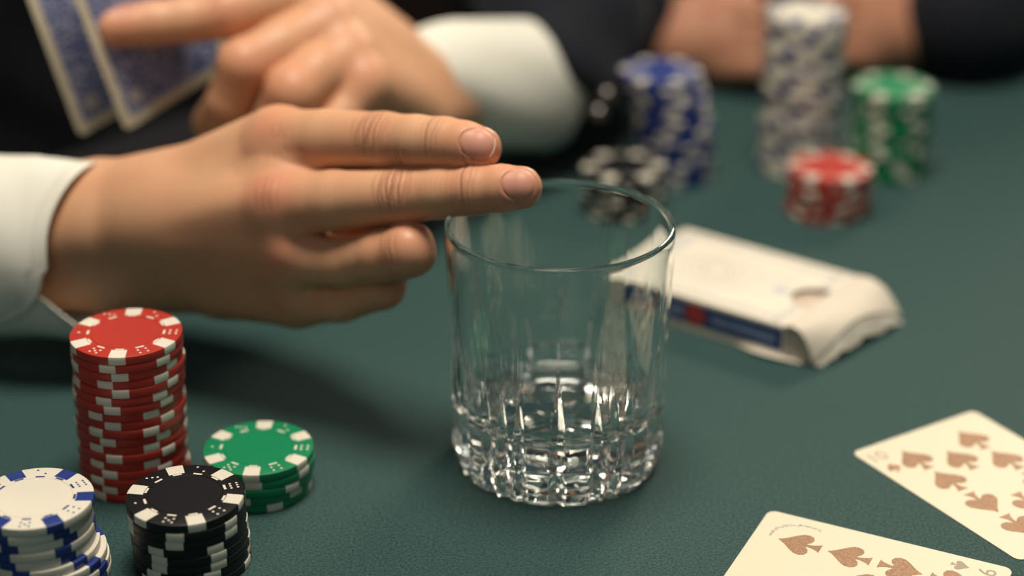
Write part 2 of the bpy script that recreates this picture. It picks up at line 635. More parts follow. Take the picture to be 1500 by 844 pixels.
def spade_poly(s):
    pts = []
    # right half from the tip down, then mirrored
    half = [(0, 1.0), (0.10, 0.84), (0.24, 0.66), (0.44, 0.46), (0.66, 0.24), (0.82, 0.02), (0.86, -0.22), (0.76, -0.42), (0.56, -0.52), (0.34, -0.48),
            (0.16, -0.34), (0.09, -0.30), (0.12, -0.55), (0.22, -0.80), (0.34, -0.96)]
    pts = half + [(-x, y) for x, y in half[::-1] if x > 0]
    return [(x * s, y * s) for x, y in pts]


def text_mesh(txt, size, mt, thick=0.02):
    c = bpy.data.curves.new('rank', 'FONT')
    c.body = txt
    c.size = size
    c.align_x = 'CENTER'
    c.align_y = 'CENTER'
    c.extrude = thick
    o = bpy.data.objects.new('rank', c)
    COL.objects.link(o)
    dg = bpy.context.evaluated_depsgraph_get()
    me = bpy.data.meshes.new_from_object(o.evaluated_get(dg))
    bpy.data.objects.remove(o)
    me.materials.clear()
    me.materials.append(mt)
    me.transform(Matrix.Scale(MM, 4))
    return me


CW, CH = 63.0, 88.0


def pip_part(b_parent, x, y, s, mt, flip=False, name='spade_pip'):
    q = MB()
    pol = spade_poly(s)
    if flip:
        pol = [(-a, -c) for a, c in pol]
    q.prism([(x + a, y + c) for a, c in pol], 0.30, 0.345)
    me = mesh(name, q.v, q.f, mt, False)
    bm = bmesh.new()
    bm.from_mesh(me)
    bmesh.ops.triangulate(bm, faces=[f for f in bm.faces if len(f.verts) > 4])
    bmesh.ops.recalc_face_normals(bm, faces=bm.faces)
    bm.to_mesh(me)
    bm.free()
    return link(name, me, b_parent)


def face_card(corner, right, pips, rank, label):
    """corner: world mm of the card's top-left corner; right: unit direction of the card's top edge"""
    right = norm([right[0], right[1], 0])
    up = np.array([-right[1], right[0], 0])
    c = np.array([corner[0], corner[1], 0]) + right * CW / 2 - up * CH / 2
    r = empty('playing_card', (c[0] * MM, c[1] * MM, 0), math.atan2(right[1], right[0]))
    tag(r, label, 'playing card', 'face-up spades on the felt')
    b = MB()
    b.prism(rounded(CW, CH, 3.2), 0.0, 0.30)
    b.obj('card_face', M['card'], r)
    for x, y in pips:
        pip_part(r, x, y, 7.9, M['gold'], y < -0.5)
    for sgn in (1, -1):
        q = link('rank_number', text_mesh(rank, 9.0, M['palegold']), r)
        q.location = (-sgn * (CW / 2 - 6.0) * MM, sgn * (CH / 2 - 8.0) * MM, 0.00032)
        q.rotation_euler = (0, 0, 0 if sgn > 0 else math.pi)
        pip_part(r, -sgn * (CW / 2 - 6.0), sgn * (CH / 2 - 17.0), 3.3, M['palegold'] if sgn < 0 else M['gold'], sgn < 0, 'index_spade')
    return r


ys = (27, 9, -9, -27)
ten = [(x, y) for x in (-14.5, 14.5) for y in ys] + [(0, 18), (0, -18)]
nine = [(x, y) for x in (-14.5, 14.5) for y in ys] + [(0, 0)]
a, bq = on(1247, 664), on(1433, 600)
face_card(a, bq - a, ten, '10', 'cream ten of spades in gold ink lying face up, closer to the card box')
tr, br = on(1127, 748), on(1478, 833)      # top-right and bottom-right corner of the nine
upd = norm(tr - br)
right9 = np.array([upd[1], -upd[0], 0])
nine_card = face_card(tr - right9 * CW, right9, nine, '9', 'cream nine of spades in gold ink lying face up, nearest the glass')

b = MB()
rg = random.Random(3)
for k in range(46):
    t = k / 45
    an = math.radians(200 - 120 * t)
    x, y = CW / 2 - 14.5 + 9.5 * math.cos(an) * -1 + rg.uniform(-.5, .5), CH / 2 - 17 + 11.5 * math.sin(an) * 1.0 + rg.uniform(-.5, .5)
    a2 = rg.uniform(0, 3.1)
    b.box((x, y, 0.31), rg.uniform(0.6, 1.9), 0.22, 0.03, [(math.cos(a2), math.sin(a2), 0), (-math.sin(a2), math.cos(a2), 0), (0, 0, 1)])
tag(b.obj('worn_print', M['greyink'], nine_card), kind='stuff')

# ------------------------------------------------------------------ opened card box
N = on(1150, 479, 15.5)
dirx = norm(np.array([0.805, -0.593, 0]))
diry = np.array([-dirx[1], dirx[0], 0])            # away from the camera
BW, BH = 63.0, 15.3
L = 87.0
box0 = np.array([N[0], N[1], 0]) - dirx * L           # near corner at the closed end
r = empty('card_box', ((box0 + diry * BW / 2 + dirx * L / 2) * MM).tolist(), math.atan2(dirx[1], dirx[0]))
tag(r, 'white cardboard playing card box with blue side print and crumpled open flap', 'card box')
# local frame: x along the box, y across (+ far side), z up; centre of the base at the origin
T = 0.5
b = MB()
hl, hw = L / 2, BW / 2
b.box((0, 0, T / 2 + 0.2), L, BW, T)                                   # bottom panel
b.box((0, hw - T / 2, BH / 2 + .2), L, T, BH - 2 * T)
b.box((0, -hw + T / 2, BH / 2 + .2), L, T, BH - 2 * T)
b.box((-hl + T / 2, 0, BH / 2 + .2), T, BW - 2 * T, BH - 2 * T)
b.obj('carton_body', M['box'], r)
# top panel with a thumb notch cut at the open end
pol = [(-hl, -hw), (hl, -hw)]
for k in range(13):
    an = math.radians(-90 + 180 * k / 12)
    pol.append((hl - 13.5 * math.cos(an) if 0 < k < 12 else hl, 11.5 * math.sin(an)))
pol += [(hl, hw), (-hl, hw)]
b = MB()
b.prism(pol, BH - T + 0.2, BH + 0.2)
me = mesh('top_panel', b.v, b.f, M['box'], False)
bm = bmesh.new(); bm.from_mesh(me)
bmesh.ops.triangulate(bm, faces=[f for f in bm.faces if len(f.verts) > 4])
bmesh.ops.recalc_face_normals(bm, faces=bm.faces)
bm.to_mesh(me); bm.free()
link('top_panel', me, r)


def sheet(name, fn, nu, nv, th, mt, parent, wavy=0.0):
    """curved card sheet: fn(u, v) gives the point, u, v in 0..1; th mm thick"""
    top = np.array([[fn(i / nu, j / nv) for j in range(nv + 1)] for i in range(nu + 1)])
    du = np.gradient(top, axis=0)
    dv = np.gradient(top, axis=1)
    n = np.cross(du, dv)
    n /= np.linalg.norm(n, axis=2, keepdims=True) + 1e-9
    bot = top - n * th
    W = nv + 1
    K = (nu + 1) * W
    v = np.concatenate([top.reshape(-1, 3), bot.reshape(-1, 3)])
    f = []
    for i in range(nu):
        for j in range(nv):
            f.append([i * W + j, (i + 1) * W + j, (i + 1) * W + j + 1, i * W + j + 1])
            f.append([K + i * W + j, K + i * W + j + 1, K + (i + 1) * W + j + 1, K + (i + 1) * W + j])
    ring = [(i, 0) for i in range(nu + 1)] + [(nu, j) for j in range(1, nv + 1)] + [(i, nv) for i in range(nu - 1, -1, -1)] + [(0, j) for j in range(nv - 1, 0, -1)]
    for q in range(len(ring)):
        i0, j0 = ring[q]
        i1, j1 = ring[(q + 1) % len(ring)]
        f.append([i0 * W + j0, i1 * W + j1, K + i1 * W + j1, K + i0 * W + j0])
    me = sharp(fixn(mesh(name, v, f, mt)), 50)
    return link(name, me, parent)


b = MB()
b.box((hl - 9, 0, BH - 2.6), 22, BW - 3, 0.4)
b.obj('inner_flap', M['boxbeige'], r)
# lid: leaves the top panel, runs on and curls down to the felt, bowed between its two ends
def lid(u, v):
    y = -hw + 0.4 + (BW - 0.8) * v
    bow = math.sin(math.pi * v)
    reach = 15.0 + 9.0 * v - 0.5 * bow
    x = hl - 1.0 + reach * (0.75 * u + 0.25 * math.sin(u * math.pi / 2))
    drop = (BH - 2.0) * (1 - 0.74 * bow ** 0.8) * max(0, u) ** 2.2 - 2.2 * math.sin(math.pi * u) * (1 - bow)
    return (x + 0.7 * math.sin(9 * v) * u, y, BH + 0.2 - drop)


sheet('lid_flap', lid, 16, 28, 0.5, M['boxlid'], r)


def tuck(u, v):
    y = -hw + 2 + (BW - 4) * v
    bow = math.sin(math.pi * v)
    x0, _, z0 = lid(1.0, v)
    rag = 1.1 * math.sin(21 * v) + 0.7 * math.sin(47 * v)
    return (x0 - 0.4 + (1.5 + 2.5 * bow) * u, y, max(0.55, z0 - 0.35 - (z0 - 1.6 - 2.2 * bow + 0.8 * rag) * u))


sheet('tuck_flap', tuck, 8, 36, 0.5, M['box'], r)


def dust(yc):
    def fn(u, v):
        x = hl - 1 + 14.5 * u
        z = 0.7 + (BH - 1.6) * v
        z = min(z, lid(min(1, 14.5 * u / 16), 0.02 if yc < 0 else 0.98)[2] - 0.6)
        return (x, yc + (0.9 if yc < 0 else -0.9) * u * 1.5, max(0.6, z))
    return fn


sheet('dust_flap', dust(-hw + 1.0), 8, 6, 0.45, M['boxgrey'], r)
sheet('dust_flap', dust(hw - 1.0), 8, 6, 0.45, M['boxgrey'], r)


def under(u, v):
    return (hl - 22 + 30 * u, -hw - 3.5 * math.sin(math.pi * min(1, u * 1.05)) * (1 - v) + 12 * v, 0.75 + 1.2 * math.sin(math.pi * u) * (1 - v))


sheet('bottom_flap', under, 10, 4, 0.4, M['box'], r)
# print on the near long side
b = MB()
b.box((hl - 37, -hw - 0.03, BH - 6.6), 72, 0.08, 10.0)
b.obj('blue_side_print', M['boxblue'], r)
b = MB()
pts = [(7.2 + (0.0), 0)]
pol = [(5.1 * (1 + 0.12 * math.cos(8 * q)) * math.cos(q), 5.1 * (1 + 0.12 * math.cos(8 * q)) * math.sin(q)) for q in np.linspace(0, 2 * math.pi, 33)[:-1]]
n = len(pol)
v = [(x + hl - 43, -hw - 0.16, z + BH - 6.6) for x, z in pol] + [(x + hl - 43, -hw - 0.02, z + BH - 6.6) for x, z in pol]
b.add(v, [list(range(n)), [n + k for k in range(n)][::-1]] + [[k, n + k, n + (k + 1) % n, (k + 1) % n] for k in range(n)])
b.obj('red_seal', M['boxred'], r)
b = MB()
rg = random.Random(8)
for x0, x1 in ((hl - 35, hl - 5), (hl - 68, hl - 51)):
    x = x0
    while x < x1:
        wl = rg.uniform(0.8, 1.7)
        b.box((x + wl / 2, -hw - 0.10, BH - 6.8 + rg.uniform(-0.2, 0.2)), wl, 0.08, rg.uniform(2.6, 3.8))
        x += wl + rg.uniform(0.4, 0.7)
tag(b.obj('side_lettering', M['boxpale'], r), kind='stuff')
# printed frame and marks on the top panel
b = MB()
z = BH + 0.22
for inset, wd in ((4.0, 0.6), (6.2, 1.3)):
    b.box((0, -hw + inset, z), L - 2 * inset, wd, 0.05)
    b.box((0, hw - inset, z), L - 2 * inset, wd, 0.05)
    b.box((-hl + inset, 0, z), wd, BW - 2 * inset, 0.05)
    for sg in (-1, 1):
        b.box((hl - inset, sg * (hw / 2 + 4), z), wd, hw - 2 * inset + 2, 0.05)
b.obj('printed_border', M['boxink'], r)
b = MB()
for k in range(5):
    rr = 5 + 3.2 * k
    for q in range(28):
        an = q * 2 * math.pi / 28 + k * 0.1
        b.box((-8 + 1.25 * rr * math.cos(an), rr * math.sin(an), z), 1.6, 0.9, 0.04, [(math.cos(an + 1), math.sin(an + 1), 0), (-math.sin(an + 1), math.cos(an + 1), 0), (0, 0, 1)])
tag(b.obj('printed_rosette', M['boxink'], r), kind='stuff')
b = MB()
for q in range(7):
    an = q * 2 * math.pi / 7
    b.box((hl - 19 + 2.6 * math.cos(an), -1 + 2.6 * math.sin(an), z), 3.2, 1.2, 0.06, [(math.cos(an), math.sin(an), 0), (-math.sin(an), math.cos(an), 0), (0, 0, 1)])
b.obj('blue_emblem', M['boxpale'], r)
b = MB()
for q in range(16):
    b.box((-hl + 8.5, -hw + 9 + q * 3, z), 2.2, 1.7, 0.05)
tag(b.obj('end_lettering', M['boxpale'], r), kind='stuff')


# ------------------------------------------------------------------ implicit surfaces for bodies and cloth
def smin(a, b, k):
    h = np.clip(0.5 + 0.5 * (b - a) / k, 0, 1)
    return b + (a - b) * h - k * h * (1 - h)


def capsule(Q, a, b, ra, rb):
    ba = (b - a).astype(np.float32)
    pa = Q - a.astype(np.float32)
    L2 = float(ba @ ba) + 1e-9
    h = np.clip((pa @ ba) / L2, 0, 1)
    d = pa - h[:, None] * ba
    return np.sqrt(np.einsum('ij,ij->i', d, d)) - (ra + (rb - ra) * h)


def chain(Q, pts, k=2.0):
    d = None
    for (a, ra), (b, rb) in zip(pts[:-1], pts[1:]):
        c = capsule(Q, a, b, ra, rb)
        d = c if d is None else smin(d, c, k)
    return d


class Hand:
    def __init__(self, palm, fingers, kp=9.0, kf=5.0, kw=0.8, ks=2.0):
        self.palm, self.fingers, self.kp, self.kf, self.kw, self.ks = palm, fingers, kp, kf, kw, ks

    def __call__(self, Q):
        Q = Q.astype(np.float32)
        pd = None
        for seg in self.palm:
            c = chain(Q, seg, 3.0)
            pd = c if pd is None else smin(pd, c, self.kp)
        d = None
        for f in self.fingers:
            c = smin(pd, chain(Q, f, self.ks), self.kf)
            d = c if d is None else smin(d, c, self.kw)
        return d if d is not None else pd

    def bounds(self, pad=4.0):
        pts = [(p, r) for s in self.palm + self.fingers for p, r in s]
        lo = np.min([p - r for p, r in pts], 0) - pad
        hi = np.max([p + r for p, r in pts], 0) + pad
        return lo, hi


def surface(f, lo, hi, h, snap=True):
    lo = np.asarray(lo, float)
    n = (np.ceil((np.asarray(hi) - lo) / (4 * h)).astype(int) + 1) * 4 + 1
    nc = (n - 1) // 4 + 1
    gc = np.stack(np.meshgrid(*[lo[i] + 4 * h * np.arange(nc[i]) for i in range(3)], indexing='ij'), -1).reshape(-1, 3)
    dc = f(gc).reshape(nc)
    idx = [np.rint(np.arange(n[i]) / 4.0).astype(int) for i in range(3)]
    D = dc[np.ix_(*idx)].astype(np.float32)
    mk = np.argwhere(np.abs(D) < 6.5 * h)
    pts = lo + mk * h
    vals = np.concatenate([f(pts[i:i + 400000]) for i in range(0, len(pts), 400000)])
    D[mk[:, 0], mk[:, 1], mk[:, 2]] = vals
    s = D < 0
    c = np.zeros(n - 1, np.int8)
    for i in (0, 1):
        for j in (0, 1):
            for k in (0, 1):
                c += s[i:n[0] - 1 + i, j:n[1] - 1 + j, k:n[2] - 1 + k]
    act = np.argwhere((c > 0) & (c < 8))
    vid = np.full(n - 1, -1, np.int64)
    vid[act[:, 0], act[:, 1], act[:, 2]] = np.arange(len(act))
    acc = np.zeros((len(act), 3))
    cnt = np.zeros(len(act))
    cor = [(i, j, k) for i in (0, 1) for j in (0, 1) for k in (0, 1)]
    for a in cor:
        for ax in range(3):
            if a[ax] == 0:
                bb = list(a)
                bb[ax] = 1
                va = D[act[:, 0] + a[0], act[:, 1] + a[1], act[:, 2] + a[2]]
                vb = D[act[:, 0] + bb[0], act[:, 1] + bb[1], act[:, 2] + bb[2]]
                x = (va < 0) != (vb < 0)
                t = np.where(x, va / (va - vb + 1e-12), 0)
                p = np.array(a, float)[None, :].repeat(len(act), 0)
                p[:, ax] += t
                acc[x] += p[x]
                cnt[x] += 1
    V = lo + (act + acc / cnt[:, None]) * h
    F = []
    for ax in range(3):
        u, w = [(1, 2), (2, 0), (0, 1)][ax]
        sl0 = [slice(None)] * 3
        sl1 = [slice(None)] * 3
        sl0[ax] = slice(0, n[ax] - 1)
        sl1[ax] = slice(1, n[ax])
        s0, s1 = s[tuple(sl0)], s[tuple(sl1)]
        e = np.argwhere(s0 != s1)
        e = e[(e[:, u] > 0) & (e[:, w] > 0) & (e[:, u] < n[u] - 1) & (e[:, w] < n[w] - 1)]
        fl = s0[e[:, 0], e[:, 1], e[:, 2]]
        q = []
        for du, dw in ((-1, -1), (0, -1), (0, 0), (-1, 0)):
            cc = e.copy()
            cc[:, u] += du
            cc[:, w] += dw
            q.append(vid[cc[:, 0], cc[:, 1], cc[:, 2]])
        q = np.stack(q, 1)
        q[~fl] = q[~fl][:, ::-1]
        F.append(q)
    F = np.concatenate(F)
    if snap:
        for _ in range(2):
            d0, g = grad(f, V, h * 0.5)
            V = V - g * np.clip(d0, -h, h)[:, None]
    return V, F


def grad(f, V, e=0.3):
    d0 = f(V)
    g = np.stack([f(V + np.eye(3)[i] * e) - f(V - np.eye(3)[i] * e) for i in range(3)], 1)
    g /= np.linalg.norm(g, axis=1, keepdims=True) + 1e-9
    return d0, g


def sstep(a, b, x):
    t = np.clip((x - a) / (b - a), 0, 1)
    return t * t * (3 - 2 * t)


class Detail:
    """skin detail on a surface: knuckle folds, nail beds, redness"""
    def __init__(self, V, N):
        self.V, self.N = V, N
        self.d = np.zeros(len(V))
        self.red = np.zeros(len(V))
        self.cre = np.zeros(len(V))

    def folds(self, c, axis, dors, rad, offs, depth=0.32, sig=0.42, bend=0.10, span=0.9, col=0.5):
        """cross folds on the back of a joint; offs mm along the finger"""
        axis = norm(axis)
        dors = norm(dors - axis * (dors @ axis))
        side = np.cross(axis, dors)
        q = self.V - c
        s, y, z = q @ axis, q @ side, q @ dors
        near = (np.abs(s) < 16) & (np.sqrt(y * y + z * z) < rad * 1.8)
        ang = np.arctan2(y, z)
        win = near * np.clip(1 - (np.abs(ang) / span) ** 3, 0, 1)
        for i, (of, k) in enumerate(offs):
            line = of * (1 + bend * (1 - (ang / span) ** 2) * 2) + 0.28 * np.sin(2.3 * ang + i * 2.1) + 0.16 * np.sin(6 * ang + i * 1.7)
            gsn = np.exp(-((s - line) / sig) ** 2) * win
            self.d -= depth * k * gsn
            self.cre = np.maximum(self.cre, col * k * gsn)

    def blush(self, c, r, k):
        q = np.linalg.norm(self.V - c, axis=1)
        self.red = np.maximum(self.red, k * np.exp(-(q / r) ** 2))

    def lump(self, c, r, k):
        q = np.linalg.norm(self.V - c, axis=1)
        self.d += k * np.exp(-(q / r) ** 2)

    def line(self, a, b, wd, k, col=0.0):
        ba = b - a
        h = np.clip(((self.V - a) @ ba) / (ba @ ba), 0, 1)
        q = np.linalg.norm(self.V - a - h[:, None] * ba, axis=1)
        gsn = np.exp(-(q / wd) ** 2)
        self.d += k * gsn
        if col:
            self.cre = np.maximum(self.cre, col * gsn)

    def nailbed(self, nl):
        q = self.V - nl['c']
        s, y, z = q @ nl['b'], q @ nl['t'], q @ nl['n']
        e = (np.abs(s / (nl['len'] / 2)) ** 2.25 + np.abs(y / (nl['wid'] / 2)) ** 2.25) ** (1 / 2.25)
        e = np.where(z > -nl['rad'] * 0.3, e, 9)
        self.d -= 0.5 * (1 - sstep(0.9, 1.06, e))
        self.d += 0.12 * np.exp(-((e - 1.16) / 0.12) ** 2) * (s < nl['len'] * 0.35)
        self.red = np.maximum(self.red, 0.55 * (1 - sstep(1.0, 1.7, e)))
        self.cre = np.maximum(self.cre, 0.3 * np.exp(-((e - 1.03) / 0.05) ** 2))

    def apply(self):
        return self.V + self.N * self.d[:, None]


def make_nail(f, c, b, n, ln, wid, rad):
    b = norm(b)
    n = norm(n - b * (n @ b))
    return dict(c=c, b=b, n=n, t=np.cross(b, n), len=ln, wid=wid, rad=rad, f=f)


def nail_mesh(nl, mt, parent):
    nu, nr = 40, 9
    pts = [(0, 0, 0.0)]
    for k in range(1, nr + 1):
        e = k / nr
        for q in range(nu):
            a = 2 * math.pi * q / nu
            ca, sa = math.cos(a), math.sin(a)
            sc = (abs(ca) ** 2.25 + abs(sa) ** 2.25) ** (-1 / 2.25)
            pts.append((ca * sc * e * nl['len'] / 2, sa * sc * e * nl['wid'] / 2, e))
    pts = np.array(pts)
    X = nl['c'] + pts[:, :1] * nl['b'] + pts[:, 1:2] * nl['t'] + nl['n'] * (nl['rad'] * 1.6)
    lift = np.where(pts[:, 2] >= 0.999, -0.42, -0.10 * pts[:, 2] ** 3 - 0.06)
    lift += 0.16 * sstep(0.2, 1.0, pts[:, 0] / (nl['len'] / 2)) * (pts[:, 2] < 0.999)
    trav = np.zeros(len(X))
    for _ in range(60):
        st = np.clip(trav + (nl['f'](X) - lift) * 0.7, -1, nl['rad'] * 1.35) - trav
        trav += st
        X = X - nl['n'] * st[:, None]
    f = [[0, 1 + q, 1 + (q + 1) % nu] for q in range(nu)]
    for k in range(nr - 1):
        for q in range(nu):
            f.append([1 + k * nu + q, 1 + (k + 1) * nu + q, 1 + (k + 1) * nu + (q + 1) % nu, 1 + k * nu + (q + 1) % nu])
    # close underneath
    nX = len(X)
    X = np.concatenate([X, X[-nu:] - nl['n'] * 0.3])
    for q in range(nu):
        f.append([nX - nu + q, nX + q, nX + (q + 1) % nu, nX - nu + (q + 1) % nu])
    f.append([nX + q for q in range(nu)][::-1])
    # pale free edge along the front of the nail
    rim, ff = [], []
    ring = [q for q in range(-8, 9)]
    for q in ring:
        a = X[1 + (nr - 1) * nu + q % nu]
        c = X[1 + (nr - 2) * nu + q % nu]
        for p_ in (a * 0.93 + c * 0.07 + nl['n'] * 0.30, a * 0.55 + c * 0.45 + nl['n'] * 0.14, a * 0.55 + c * 0.45 - nl['n'] * 0.1, a - nl['n'] * 0.05):
            rim.append(p_)
    for q in range(len(ring) - 1):
        for j in range(4):
            ff.append([q * 4 + j, q * 4 + (j + 1) % 4, q * 4 + 4 + (j + 1) % 4, q * 4 + 4 + j])
    ff += [[0, 1, 2, 3], [len(rim) - 4 + j for j in (3, 2, 1, 0)]]
    link('nail_edge', fixn(mesh('nail_edge', rim, ff, M['nailedge'])), parent)
    return link('fingernail', fixn(mesh('fingernail', X, f, mt)), parent)


def body_mesh(name, pieces, mt, parent):
    """pieces: (V, F, red, crease) joined into one skin mesh"""
    Vs, Fs, R, Cc, n = [], [], [], [], 0
    for V, F, rd, cr in pieces:
        Vs.append(V)
        Fs.append(F + n)
        R.append(rd)
        Cc.append(cr)
        n += len(V)
    me = mesh(name, np.concatenate(Vs), np.concatenate(Fs), mt)
    for nm, arr in (('red', R), ('crease', Cc)):
        at = me.attributes.new(nm, 'FLOAT', 'POINT')
        at.data.foreach_set('value', np.concatenate(arr).astype(np.float32))
    return link(name, me, parent)


def pv(px, py, zc, r):
    return (P(px, py, zc), r)


# ================================================================== person holding the cards
pa = empty('person', (-0.26, 1.075, FLOOR * MM))
tag(pa, 'person in dark jacket and white cuffs holding cards, two fingers over the glass', 'person')


def local(pts_obj):
    """children are built in world mm: cancel the parent's own offset"""
    pts_obj.location = tuple(-c for c in pts_obj.parent.location)
    return pts_obj


def sub_of(o, part):
    """sub-part built in world mm under a part that already cancels the offset"""
    o.parent = part
    return o


# --- right hand, index and middle finger stretched out over the glass; the arm comes from farther back
def zl(px):
    return float(np.interp(px, [-600, -260, 95, 230, 410, 590, 700, 800], [832, 812, 787, 772, 741, 716, 702, 694]))


def pr(px, py, dz, rpx):
    z = zl(px) + dz
    return (P(px, py, z), rpx * z / FPX)


mcp = {k: pr(*v)[0] for k, v in dict(i=(410, 214, 14, 0), m=(406, 302, -2, 0), r=(424, 376, 6, 0), p=(434, 436, 22, 0)).items()}
palm = [
    [pr(-260, 315, 10, 72), pr(20, 312, 8, 66), pr(150, 300, 10, 65), pr(235, 297, 12, 62)],
    [pr(-260, 388, 10, 72), pr(20, 390, 12, 64), pr(150, 392, 16, 62), pr(235, 385, 20, 62)],
    [pr(20, 350, 2, 60), pr(150, 340, 0, 58), pr(235, 325, 0, 56)],
    [pr(235, 297, 12, 62), pr(410, 212, 15, 56)],
    [pr(235, 322, 0, 56), pr(406, 302, -2, 49)],
    [pr(235, 352, 8, 56), pr(424, 374, 7, 45)],
    [pr(235, 385, 20, 60), pr(330, 408, 22, 57), pr(434, 434, 22, 44)],
    [pr(250, 340, 26, 56), pr(400, 300, 26, 40)],
    [pr(425, 262, 10, 34), pr(462, 253, 6, 20)], [pr(425, 262, 10, 34), pr(436, 338, 8, 32), pr(446, 402, 16, 30)],
]
fi = [pr(410, 214, 12, 54), pr(480, 207, 7, 46.5), pr(562, 207, 3, 42.5), pr(610, 208, 0, 39), pr(650, 210, 0, 38), pr(680, 214, 0, 36), pr(703, 217, 0, 32)]
fm = [pr(406, 302, -2, 49), pr(490, 294, -3, 44), pr(590, 288, -2, 40.5), pr(645, 283, -2, 37), pr(696, 279, -2, 35.5), pr(735, 276, -2, 34), pr(763, 275, -2, 31.5)]
fr = [pr(424, 376, 6, 44), pr(505, 384, 4, 36), pr(560, 374, 0, 38), pr(597, 367, -2, 40), pr(585, 374, 16, 36), pr(530, 380, 26, 33)]
fr2 = [pr(607, 353, 0, 27), pr(611, 376, 0, 27)]
fp = [pr(434, 436, 22, 42), pr(500, 437, 16, 35), pr(560, 419, 14, 34), pr(556, 416, 28, 32), pr(510, 408, 36, 28)]
ft = [pr(255, 330, 28, 66), pr(360, 325, 36, 53), pr(470, 336, 34, 45), pr(540, 347, 22, 36), pr(566, 348, 12, 28)]
hr = Hand(palm, [fi, fm, fr, fr2, fp, ft], kp=13.0, kf=5.0)
lo, hi = hr.bounds()
lo[0] = P(-160, 0, 806)[0]
V, F = surface(hr, lo, hi, 0.62)
_, N = grad(hr, V)
dt = Detail(V, N)
dors = camvec(0, 0.36, 0.93)
ax_i, ax_m = fi[3][0] - fi[1][0], fm[3][0] - fm[1][0]
pipf = [(-4.6, .4), (-3.1, .75), (-1.9, .6), (-0.9, 1.0), (0.3, 1.1), (1.3, .6), (2.3, .95), (3.6, .5), (4.9, .35)]
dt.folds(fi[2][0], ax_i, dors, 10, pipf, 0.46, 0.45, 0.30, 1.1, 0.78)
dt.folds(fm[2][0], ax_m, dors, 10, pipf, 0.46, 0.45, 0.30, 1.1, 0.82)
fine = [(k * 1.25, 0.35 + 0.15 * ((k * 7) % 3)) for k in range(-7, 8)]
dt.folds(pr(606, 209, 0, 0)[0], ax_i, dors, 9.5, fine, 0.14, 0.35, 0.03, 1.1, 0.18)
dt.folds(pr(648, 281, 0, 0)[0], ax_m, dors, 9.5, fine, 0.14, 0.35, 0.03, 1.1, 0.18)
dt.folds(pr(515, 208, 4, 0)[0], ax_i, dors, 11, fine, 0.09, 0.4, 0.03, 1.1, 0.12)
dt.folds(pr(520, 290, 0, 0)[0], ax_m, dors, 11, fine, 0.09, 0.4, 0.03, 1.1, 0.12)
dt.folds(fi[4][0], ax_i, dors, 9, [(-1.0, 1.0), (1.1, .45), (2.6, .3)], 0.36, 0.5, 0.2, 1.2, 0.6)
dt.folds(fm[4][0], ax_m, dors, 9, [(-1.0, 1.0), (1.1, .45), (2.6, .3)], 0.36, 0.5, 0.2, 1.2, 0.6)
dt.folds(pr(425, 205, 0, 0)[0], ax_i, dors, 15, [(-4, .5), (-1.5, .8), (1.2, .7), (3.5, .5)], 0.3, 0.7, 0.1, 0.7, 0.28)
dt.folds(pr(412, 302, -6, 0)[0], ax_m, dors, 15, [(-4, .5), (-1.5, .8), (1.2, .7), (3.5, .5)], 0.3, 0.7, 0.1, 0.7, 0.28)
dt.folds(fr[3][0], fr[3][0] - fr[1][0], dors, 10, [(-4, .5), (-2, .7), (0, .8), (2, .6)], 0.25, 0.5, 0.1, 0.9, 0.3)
for nm, k in (('i', 0.8), ('m', 0.75), ('r', 0.7), ('p', 0.65)):
    dt.blush(mcp[nm] + dors * 11, 11, k * 1.15)
    dt.lump(mcp[nm] + (dors if nm in 'im' else camvec(0, 0.1, 1.0)) * 11, dict(i=8, m=8, r=7, p=6.5)[nm], dict(i=0.6, m=0.8, r=2.2, p=2.0)[nm])
for c in (fi[2][0], fm[2][0]):
    dt.blush(c + dors * 9, 8, 0.4)
dt.blush(fi[6][0], 14, 0.6)
dt.blush(fm[6][0], 14, 0.6)
dt.blush(fr[3][0], 13, 0.7)
dt.blush(fp[2][0], 13, 0.7)
# tendon ridges and the hollow between them on the back of the hand
dt.line(pr(250, 300, -12, 0)[0], mcp['i'] + dors * 12, 4.5, 0.7)
dt.line(pr(250, 325, -14, 0)[0], mcp['m'] + dors * 12, 4.2, 0.8)
dt.line(pr(250, 358, -13, 0)[0], mcp['r'] + dors * 11, 4.5, 0.6)
dt.line(pr(345, 250, -6, 0)[0], pr(352, 268, -10, 0)[0], 2.0, -0.25, 0.25)
dt.line(pr(280, 292, -14, 0)[0], pr(395, 262, -10, 0)[0], 3.0, 0.35)
for k in range(7):
    dt.line(pr(388 + 9 * k, 196 + 2 * (k % 3), -2, 0)[0], pr(392 + 9 * k, 236 - 3 * (k % 2), -8, 0)[0], 0.7, -0.16, 0.16)
    dt.line(pr(384 + 9 * k, 290 + 2 * (k % 3), -12, 0)[0], pr(390 + 9 * k, 330 - 3 * (k % 2), -12, 0)[0], 0.7, -0.16, 0.16)
nails = [make_nail(hr, fi[6][0] + norm(fi[6][0] - fi[4][0]) * 1.7, fi[6][0] - fi[4][0], camvec(0.05, 0.16, 0.98), 11.4, 11.6, 8.4),
         make_nail(hr, fm[6][0] + norm(fm[6][0] - fm[4][0]) * 1.2, fm[6][0] - fm[4][0], camvec(0.05, 0.16, 0.98), 11.4, 11.6, 8.2)]
for nl in nails:
    dt.nailbed(nl)
pieces = [(dt.apply(), F, dt.red, dt.cre)]

